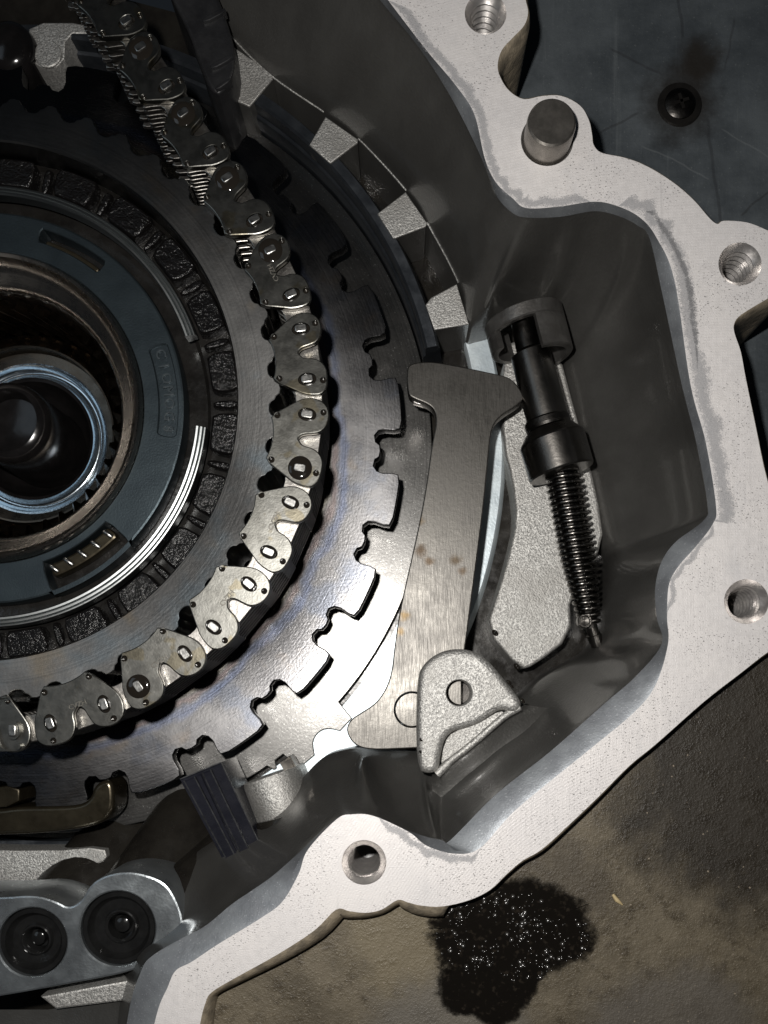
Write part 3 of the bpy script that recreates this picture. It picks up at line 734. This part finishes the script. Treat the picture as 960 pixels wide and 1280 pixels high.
    # mirrored flank is added by ordering
ol2 = []; level(-66)
for k in range(NT_):
    c = -13.2 + step*k
    seq = [(403.5,-step/2),(402,-2.75),(397,-2.2),(395,-1.55),(391,-1.2),(389,-.7),(388.5,0),(389,.7),(391,1.2),(395,1.55),(397,2.2),(402,2.75)]
    ol2 += [pol(R, c + d) for R, d in seq]
mb = MB(); prism_w(mb, ol2, Z(-66), Z(-165), [[pol(345, i*1.5) for i in range(240)]], 1.5, False, 2)
mb.build('toothed_rim', M['sprocket'], spk, smooth=30)
lathe([(345, -68), (343, -104), (338, -110), (296, -112), (290, -118), (258, -118)], n=200).build('hub_groove', M['recess'], spk, smooth=30)
level(-96)
for k in range(24):
    c = k*15 - 9
    m_ = MB(); P = [pol(340, c-5.0), pol(341, c-2), pol(341, c+2), pol(340, c+5.0), pol(304, c+4.8), pol(303, c+2), pol(303, c-2), pol(304, c-4.8)]
    prism_w(m_, chaikin(P, 1), Z(-93), Z(-112), bevel=3)
    m_.build('hub_pad', M['rough'], spk, smooth=50)
    m_ = MB(); P = [pol(338, c+6.5), pol(338, c+8.5), pol(303, c+8.4), pol(303, c+6.6)]
    prism_w(m_, chaikin(P, 1), Z(-99), Z(-112), bevel=3)
    m_.build('hub_rib', M['rough'], spk, smooth=50)

# snap ring, open at the side
sn = [(R_ + 9, z_) for R_, z_ in ((290, -100), (290, -88), (289, -86.4), (287.5, -86), (286.5, -87.6), (285, -85.2), (282.5, -84.6), (281.5, -86.2), (280, -83.8), (277.5, -83.4), (276, -85), (276, -100))]
o = lathe(sn, a0=5.5, a1=341, n=200).build('snap_ring', M['snap'], None, smooth=25)
tag(o, 'thin grooved steel snap ring with an open gap around the blue black retainer', 'snap ring')

# retainer ring with slots and moulded lettering
rt = thing('retainer_ring', 'blue black bearing retainer ring with slots and moulded lettering', 'retainer ring', (AX, AY, -120))
def arcslot(R0, R1, a0, a1, nn=10): return [pol(R1, a0 + (a1-a0)*i/nn) for i in range(nn+1)] + [pol(R0, a1 - (a1-a0)*i/nn) for i in range(nn+1)]
def ang_of(px, py, z): x, y = W(px, py, z); return math.degrees(math.atan2(-(y-AY), x-AX)), math.hypot(x-AX, y-AY)
slots = []; level(-92); zR = Z(-92)
a_s0, _ = ang_of(52, 283, zR); a_s1, _ = ang_of(140, 318, zR)
s1 = chaikin(arcslot(236, 254, a_s0, a_s1), 1); slots.append(s1)
a_w0, _ = ang_of(152, 668, zR); a_w1, _ = ang_of(60, 727, zR)
s2 = chaikin(arcslot(222, 268, a_w0, a_w1), 1); slots.append(s2)
a_t0, Rt = ang_of(207, 428, zR); a_t1, _ = ang_of(213, 546, zR)
s3 = chaikin(arcslot(232, 257, a_t0, a_t1, 12), 2); slots.append(s3)
mb = MB(); prism_w(mb, [pol(266, i*2) for i in range(180)], zR, zR-28, [[pol(211, i*2) for i in range(180)]] + slots, 3, False, 1.2)
mb.build('ring_body', M['plastic'], rt, smooth=35)
mb = MB(); cap(mb, [ccw(s3)], zR-4); pk_ = mb.build('label_pocket', M['plastic'], rt, smooth=0)
lathe([(265, -117), (212, -117)], n=120).build('backing', M['recess'], rt)
m_ = MB(); prism_w(m_, chaikin(arcslot(226, 244, a_w0+1.5, a_w1-1.5), 1), zR-8, zR-26, bevel=3); m_.build('spring_seat', M['bronze'], rt, smooth=40)
m_ = MB(); prism_w(m_, chaikin(arcslot(236, 243, a_s0+2, a_s1-1), 1), zR-6, zR-26, bevel=2); m_.build('slot_tongue', M['bronze'], rt, smooth=40)
for k in range(5):
    a = a_w0 + 3.2 + (a_w1 - a_w0 - 6)*k/4; x, y = pol(233, a)
    tube([(x-5, y+3, zR-7), (x, y, zR-3), (x+5, y-4, zR-7)], 3.2, 8).build('spring_coil', M['rivet'], rt, smooth=60)
def text(s, loc, rot, size, mat, parent, name, ext=.6, z=0):
    cu = bpy.data.curves.new(name, 'FONT'); cu.body = s; cu.size = size*U; cu.align_x = 'CENTER'; cu.align_y = 'CENTER'; cu.extrude = ext*U; cu.bevel_depth = .25*U; cu.resolution_u = 2
    cu.materials.append(mat); o = bpy.data.objects.new(name, cu); COL.objects.link(o)
    bpy.context.view_layer.update()
    me = bpy.data.meshes.new_from_object(o.evaluated_get(bpy.context.evaluated_depsgraph_get()))
    me.name = name; bpy.data.objects.remove(o); o = bpy.data.objects.new(name, me); COL.objects.link(o)
    if not me.materials: me.materials.append(mat)
    o.location = Vector((loc[0], loc[1], z))*U; o.rotation_euler = (0, 0, rot)
    put(o, parent); return o
S = 'CIOMOG8'
for i, ch in enumerate(S):
    a = a_t0 + 2.6 + (a_t1 - a_t0 - 5.2)*i/(len(S)-1)
    text(ch, pol(244.5, a), -math.radians(a) - math.pi/2, 19, M['label'], pk_, 'letter', ext=1.4, z=zR-3)

# bearing, gear and shaft down the bore
bg_ = thing('bearing_assembly', 'dark oily bearing bore with polished rims inside the retainer ring', 'bearing', (AX, AY, -400))
lathe([(211, -120), (210, -88), (207, -84), (203, -86), (199, -96), (190, -104), (178, -108), (172, -113), (169, -122), (168, -200), (168, -330)], n=160).build('outer_race', M['race'], bg_, smooth=35)
mb = MB(); tooth = []
for k in range(40):
    for d, R in ((0, 167), (.25, 165), (.42, 153), (.62, 153), (.8, 165)): tooth.append((R, (k+d)*360/40))
rows = []
for j in range(7):
    z = -128 - 13*j; level(z); rows.append([(*pol(R, a + j*2.6), Z(z)) for R, a in tooth])
loft(rows, closed=True).build('helical_teeth', M['gear'], bg_, smooth=30)
lathe([(160, -330), (158, -222), (155, -208), (149, -200), (141, -196), (134, -193), (131.5, -190), (130, -187.5), (127.5, -187.5), (126.5, -190), (126, -204), (112, -206)], n=140).build('inner_sleeve', M['sleeve'], bg_, smooth=30)
lathe([(112, -206), (109.5, -206), (107, -209.5), (104, -212), (101, -213), (98.5, -213), (96, -212), (93.5, -209.5), (91, -206)], n=160).build('polished_groove', M['mirror'], bg_, smooth=60)
lathe([(91, -206), (86, -208), (80, -230), (60, -250), (58, -300)], n=100).build('bore_bottom', M['shaft'], bg_, smooth=30)
lathe([(60, -300), (58, -150), (55, -140), (50, -136), (44, -134), (42, -138), (40, -160), (20, -164), (.01, -164)], n=100).build('shaft', M['shaft'], bg_, smooth=40)

# ================================================================== CHAIN
ZC = Z(-55)
PINS = [((150,3),(160,28)), ((176,60),(208,108)), ((229,142),(263,190)), ((284,223),(318,275)), ((338,313),(364,368)), ((376,411),(384,474)), ((384,518),(375,585)), ((363,628),(336,690)), ((311,730),(267,784)), ((231,817),(173,858)), ((130,880),(63,904)), ((16,913),(-52,914))]
PINS[0] = ((124,-22), (158,27))
PINS.insert(0, ((72,-104), (105,-53)))
PINS.append(((-98, 908), (-165, 893)))
chain = thing('drive_chain', 'laminated steel silent chain wrapped around the sprocket', 'drive chain', (AX, AY, -160))
# guide plate outline, local: u along the chain (towards the second pin), v outwards; half pitch 32
raw = [(205,385),(330,262),(400,202),(470,181),(540,190),(590,230),(612,290),(605,360),(572,408),(522,430),(468,448),(442,470),(436,492),(452,506),(480,530),(560,528),(618,556),(652,600),(662,660),(660,740),(630,788),(590,808),(490,803),(410,768),(250,700),(262,640),(266,580),(256,500),(232,430)]
rp1, rp2 = Vector((455,310)), Vector((508,690)); rm = (rp1+rp2)/2; rt_ = (rp2-rp1).normalized(); rn = Vector((rt_.y, -rt_.x))
def loc(p): q = Vector(p) - rm; return (q.dot(rt_)/6, q.dot(rn)/6)
PLATE = [loc(p) for p in raw]
PH = [loc(p) for p in ((252,372),(563,265),(297,688),(628,695))]
def outline(pa, pb, pts, z):
    a, b = Vector(W(*pa, ZC)), Vector(W(*pb, ZC)); m_ = (a+b)/2; d = (b-a).normalized(); o = Vector((-d.y, d.x))
    sc_ = (b-a).length / 64.0
    return m_, d, o, sc_, [tuple(m_ + d*(u*sc_) + o*(v*sc_)) for u, v in pts]
# inner link plate: straight back, two teeth
INNER = [(-46,13),(-40,18.5),(40,18.5),(46,13),(48,2),(45,-12),(38,-24),(31,-38),(25,-39),(17,-26),(8,-16),(-8,-16),(-17,-26),(-25,-39),(-31,-38),(-38,-24),(-45,-12),(-48,2)]
oiled = {2: 0, 3: 0, 4: 0, 5: 0, 7: 1, 6: -1, 10: 1}
for i, (pa, pb) in enumerate(PINS):
    m_, d, o, s_, pts = outline(pa, pb, PLATE, ZC)
    ang = math.atan2(d.y, d.x)
    pins = [Vector(W(*pa, ZC)), Vector(W(*pb, ZC))]
    holes = [circ(m_.x + d.x*u*s_ + o.x*v*s_, m_.y + d.y*u*s_ + o.y*v*s_, 3.7, 14) for u, v in PH]
    ph = [circ(p.x, p.y, 8.0, 20, 11.5, ang) for p in pins]
    mb = MB(); prism_w(mb, chaikin(pts, 1), ZC, ZC-8, holes + ph, 1.4, True, .5)
    gp = mb.build('guide_plate', M['link'], chain, smooth=40)
    for h in holes:
        mb2 = MB(); cap(mb2, [ccw(h)], ZC-5.5); mb2.build('hole_oil', M['oil'], gp, smooth=0)
    for k, p in enumerate(pins):
        mb2 = MB(); cap(mb2, [ccw(ph[k])], ZC-4.5); mb2.build('pin_recess', M['oil'], gp, smooth=0)
        q = [(p.x + d.x*u + o.x*v, p.y + d.y*u + o.y*v) for u, v in ((-4.8,-5.4),(-3,-7.4),(3,-7.4),(4.8,-5.4),(4.8,5.4),(3,7.4),(-3,7.4),(-4.8,5.4))]
        mb2 = MB(); prism_w(mb2, q, ZC+3.6, ZC-20, bevel=1.0); mb2.build('pin', M['rivet'], gp, smooth=40)
        if oiled.get(i) == k:
            lathe([(15.5, ZC+.1), (14, ZC+1.0), (10, ZC+1.8), (.01, ZC+2.2)], n=28, centre=(p.x, p.y)).build('oil_bead', M['oil'], gp, smooth=80)
    if i in (5, 8, 9, 10, 11):
        c_ = m_ + o*(-9*s_) + d*(-4); text('CVZH', (c_.x, c_.y), ang + math.pi, 9, M['etch'], gp, 'stamp', ext=.1, z=ZC+.1)
# laminated plates under the guide plates
flat = [p for pr in PINS for p in pr]
for k in range(len(flat)-1):
    pa, pb = flat[k], flat[k+1]
    m_, d, o, s_, pts = outline(pa, pb, INNER, ZC)
    L = (Vector(W(*pb, ZC)) - Vector(W(*pa, ZC))).length
    f = L/64.0
    pts = [tuple(m_ + d*(u*f + math.copysign((1-f)*8, u)) + o*(v if k < 9 else max(v, -22))) for u, v in INNER]
    mb = MB()
    z = ZC - 9 - (0 if k % 2 else 8)
    while z > -150:
        prism_w(mb, chaikin(pts, 1), z, z-5.5, bevel=.9); z -= 16
    st = mb.build('link_stack', M['stack'], chain, smooth=40); st['kind'] = 'stuff'

# ================================================================== PARKING PAWL
PW = [(508,462),(513,454),(537,451),(572,457),(610,465),(633,470),(644,477),(655,494),(652,503),(623,521),(614,538),(611,566),(604,640),(588,760),(582,807),(572,870),(560,934),(520,935),(462,938),(442,931),(432,914),(437,900),(451,891),(470,879),(483,860),(490,838),(493,807),(500,760),(523,660),(533,607),(540,553),(546,528),(544,513),(536,505),(518,498),(510,493)]
pw = thing('parking_pawl', 'brushed flat steel parking pawl lever with hooked head and oil stains', 'lever', (*W(540, 700, -172), -200))
hp = circ(*W(515, 887, -172), 26, 32)
mb = MB(); prism_w(mb, chaikin([W(*p, -172) for p in PW], 2), -172, -196, [hp], 1.8, True, .8); mb.build('lever_plate', M['pawl'], pw, smooth=30)
lathe([(25, -196), (25, -170), (23.5, -168.5), (.01, -168)], n=36, centre=W(515, 887, -172)).build('rivet_head', M['pawl'], pw, smooth=30)
# small bright wear blocks on the ring next to the head
for (q, nm) in (([(517,498),(536,503),(535,508),(517,503)], 'claw_edge'),):
    prism(q, -186, -198, bevel=.6, rnd=0).build(nm, M['thread'], pw)
pv = thing('pivot_pin', 'round steel pivot pin seen half lit through the clevis hole', 'pivot pin', (*W(574, 866, -160), -170))
cx_, cy_ = W(574, 866, -112); cx_ += 1
lathe([(16.6, -166), (16.6, -142), (15.5, -140), (.01, -140)], n=36, centre=(cx_, cy_)).build('pin_body', M['rodblack'], pv, smooth=30)
half = [(cx_ + 16.4*math.cos(math.radians(a)), cy_ + 16.4*math.sin(math.radians(a))) for a in range(84, 277, 8)]
mb = MB(); prism_w(mb, half, -110, -141, bevel=.8); mb.build('flat_end', M['pawl'], pv, smooth=30)

# ================================================================== ACTUATOR ROD
rod = thing('actuator_rod', 'dark steel actuator rod with black collar and coil spring in the pocket', 'rod', (*W(700, 600, -200), -230))
def rp(px, py, z=-180): return W3(px, py, z)
def cyl(p, q, prof, mat, name, n=40):
    p, q = Vector(p), Vector(q); path = []; rad = []
    for t_, r in prof: path.append(p.lerp(q, t_)); rad.append(r)
    return tube(path, rad, n).build(name, mat, rod, smooth=14)
e0, e1 = rp(653, 402), rp(663, 446)
cyl(e0, e1, [(0, 15), (.03, 17), (.8, 18), (.83, 15.5), (.9, 15.5), (.92, 18), (1, 18)], M['rodblack'], 'tip')
cyl(rp(662, 440), rp(687, 535), [(0, 24), (.02, 27.5), (.03, 28.5), (.97, 30.5), (1, 30.5)], M['rod'], 'rod_body')
cyl(rp(683, 524), rp(688, 545), [(0, 31.5), (.1, 33), (.4, 33), (.55, 32)], M['rodblack'], 'neck_band')
cyl(rp(686, 537), rp(702, 592), [(0, 33), (.02, 36), (.22, 47), (.26, 48), (.96, 48), (1, 46.5), (1.0, 30)], M['rod'], 'collar')
a, b = rp(702, 588), rp(738, 782, -196); d = (b-a).normalized(); s = d.cross(Vector((0, 0, 1))).normalized(); u_ = s.cross(d)
turns = 25; path = []; N = turns*18
for i in range(N+1):
    t_ = i/N; R = 24 if t_ < .5 else 24 - 11*((t_-.5)/.5)**1.3
    if t_ < .1: R = 22 + 20*t_
    q = 2*math.pi*turns*t_; path.append(a.lerp(b, t_) + (s*math.cos(q) + u_*math.sin(q))*R)
tube(path, 3.3, 8).build('coil_spring', M['spring'], rod, smooth=80)
cyl(rp(700, 585), rp(738, 785, -196), [(0, 17), (.6, 16), (1, 8)], M['rodblack'], 'core', 24)
cyl(rp(735, 770, -192), rp(746, 806, -210), [(0, 9), (.6, 9), (.62, 11), (1, 10)], M['rod'], 'end_hook', 20)
lathe([(10.5, -190), (10.5, -178), (9.5, -176.5), (7.5, -176.5), (6.5, -179), (.01, -180)], n=28, centre=W(731, 776, -178)).build('end_eye', M['rod'], rod, smooth=30)
# guide cup
cup = thing('guide_cup', 'dark open sided guide cup holding the tip of the actuator rod', 'guide cup', (*W(660, 425, -200), -260))
p, q = rp(655, 402, -190), rp(668, 452, -190); d = (q-p).normalized(); s = Vector((d.y, -d.x, 0)).normalized()
if s.x < 0: s = -s
def cupseg(t0, t1, a0, a1, n, name, ro=58, ri=48, mb=None):
    mb = mb or MB(); rows = []
    for i in range(n+1):
        f = math.radians(a0 + (a1-a0)*i/n); dr = s*math.sin(f) + Vector((0, 0, 1))*math.cos(f)
        c0_, c1_ = p.lerp(q, t0), p.lerp(q, t1)
        rows.append([c0_ + dr*ri, c0_ + dr*(ro-2), c0_ + d*2 + dr*ro, c1_ - d*2 + dr*ro, c1_ + dr*(ro-2), c1_ + dr*ri, c0_ + dr*ri])
    loft([list(r) for r in rows], mb=mb)
    k = len(rows[0])-1; L_ = len(mb.v)
    mb.f.append(tuple(L_-(n+1)*(k+1)+j for j in range(k))); mb.f.append(tuple(L_-(k+1)+j for j in range(k))[::-1])
    return mb
mb = cupseg(-.12, .22, -160, 160, 40, 'cup'); mb.build('collar_rim', M['cup'], cup, smooth=35)
mb = cupseg(.2, 1.0, 4, 160, 24, 'cup'); mb.build('side_wall', M['cup'], cup, smooth=35)
mb = cupseg(.2, .62, -160, -62, 18, 'cup'); mb.build('short_wall', M['cup'], cup, smooth=35)

# ================================================================== SMALL PARTS
clip = thing('plastic_clip', 'navy black ribbed plastic clip standing below the lobed plate', 'clip', (*W(275, 1020, -200), -230))
def slab(pts, zs, th, mat, name, parent):
    top = [W3(x, y, z) for (x, y), z in zip(pts, zs)]; mb = MB(); c = sum(top, Vector())/len(top)
    ins = [c + (t_-c)*.965 for t_ in top]; n_ = len(top)
    lo_ = [t_ - Vector((0, 0, 2.5)) for t_ in top]; bt = [t_ - Vector((0, 0, th)) for t_ in top]
    loft([ins, lo_, bt], closed=True, mb=mb); mb.f.append(tuple(range(n_)))
    o = mb.build(name, mat, parent, smooth=30); return o
slab([(224,974),(276,953),(328,1062),(284,1086)], [-118,-118,-150,-150], 110, M['navy'], 'body', clip)
slab([(230,976),(243,971),(297,1076),(287,1081)], [-110,-110,-143,-143], 10, M['navy'], 'rib', clip)
slab([(253,966),(263,962),(312,1064),(302,1069)], [-109,-109,-141,-141], 11, M['navy'], 'rib', clip)
slab([(246,969),(250,967),(310,1096),(305,1098)], [-113,-113,-150,-150], 10, M['navy'], 'rib', clip)
for (x0, y0), (x1, y1), z0, z1 in (((230,976),(287,1081),-110,-143), ((243,971),(297,1076),-110,-143), ((253,966),(302,1069),-109,-141), ((263,962),(312,1064),-109,-141), ((276,953),(328,1062),-119,-151), ((225,974),(276,953),-119,-119)):
    tube([W3(x0, y0, z0), W3(x1, y1, z1)], 1.1, 6).build('edge_glint', M['edgeplastic'], clip, smooth=60)  # paler tubes paint in the glints along the clip's edges
tab = thing('steel_tab', 'small grooved steel tab beside the round cast boss', 'tab', (*W(367, 965, -200), -230))
slab([(349,953),(363,944),(384,984),(371,994)], [-196,-196,-210,-210], 40, M['pin'], 'plate', tab)
slab([(356,952),(362,948),(379,982),(374,986)], [-191,-191,-206,-206], 8, M['pin'], 'ridge', tab)
for (c, r, lab) in (((40, 1178), 45, 'glossy black plug in the left bore of the machined pad'), ((147, 1161), 49, 'glossy black plug in the larger right bore of the machined pad')):
    x, y = W(*c, -92)
    o = thing('bore_plug', lab, 'plug', (x, y, -180), 'black plugs in the machined pad')
    lathe([(r+1.5, -180), (r+1.5, -100), (r-.5, -97), (r-6, -97), (r-8, -103), (r-12, -108), (r*.5, -110), (r*.46, -104), (r*.42, -103), (r*.36, -106), (r*.3, -125), (.01, -127)], n=64, centre=(x, y)).build('plug_or_cap_body', M['plug'], o, smooth=35)
    lathe([(r*.22, -126), (r*.2, -112), (r*.1, -110), (.01, -110)], n=32, centre=(x, y)).build('plug_stem', M['plug'], o, smooth=40)
blk = thing('black_housing', 'black ridged plastic housing beside the chain at the top', 'housing', (*W(260, 50, -200), -260))
prism([(190,-90),(262,-30),(282,20),(294,62),(291,95),(276,118),(262,112),(248,78),(236,40),(205,-20)], -150, -298, bevel=5, rnd=1).build('body', M['black'], blk, smooth=50)
for q in ([(252,22),(280,8),(283,14),(255,29)], [(262,80),(290,66),(292,72),(265,87)], [(268,108),(288,96),(289,100),(271,113)]):
    prism(q, -145, -160, bevel=1.5, rnd=1).build('ridge', M['black'], blk)
cp = thing('black_cap', 'glossy black rounded cap next to the cast land at the top', 'plug', (*W(12, 55, -230), -298))  # rounded black cap, purpose unknown
cx_, cy_ = W(8, 55, -190)
lathe([(40, -298), (40, -205), (36, -192), (24, -184), (.01, -181)], n=48, centre=(cx_, cy_)).build('plug_or_cap_body', M['shaft'], cp, smooth=60)
tag(prism([(-30,95),(6,98),(13,122),(13,140),(-30,148)], -215, -298, bevel=6, rnd=2).build('tan_boss', M['bronze'], None, smooth=60), 'small tan boss at the edge under the black cap', 'boss')
# beads of oil on the lug and the pad
mb = MB()
for x, y, z, r in ((636,853,-97,3),(640,858,-97,2),(653,876,-97,3),(527,925,-97,2.4),(526,940,-97,2),(619,791,-239,4),(646,833,-239,4)):
    dome(circ(*W(x, y, z), r, 12, r*1.5, .8), z, r*.8, 4, mb=mb)
o = mb.build('oil_droplets', M['oil'], None, smooth=80); tag(o, 'tiny dark oil droplets on the cast lug and pocket pad', 'droplets', kind='stuff')

# grit scattered on the brown surface
mb = MB(); k = 0
while k < 170:
    px_, py_ = random.uniform(240, 980), random.uniform(850, 1300)
    if px_*.75 + py_ < 1560 + random.uniform(-30, 30): continue
    if 525 < px_ < 770 and 1090 < py_ < 1300: continue
    x, y = W(px_, py_, -30); r = random.choice((.6, .7, .8, .9, 1.1, 1.6))
    dome(circ(x, y, r, 6, r*random.uniform(.6, 1.2), random.uniform(0, 3)), -30.2, r*.8, 2, mb=mb); k += 1
o = mb.build('grit', M['gritmat'], None, smooth=0); tag(o, 'pale grit scattered over the brown oily surface', 'grit', kind='stuff')
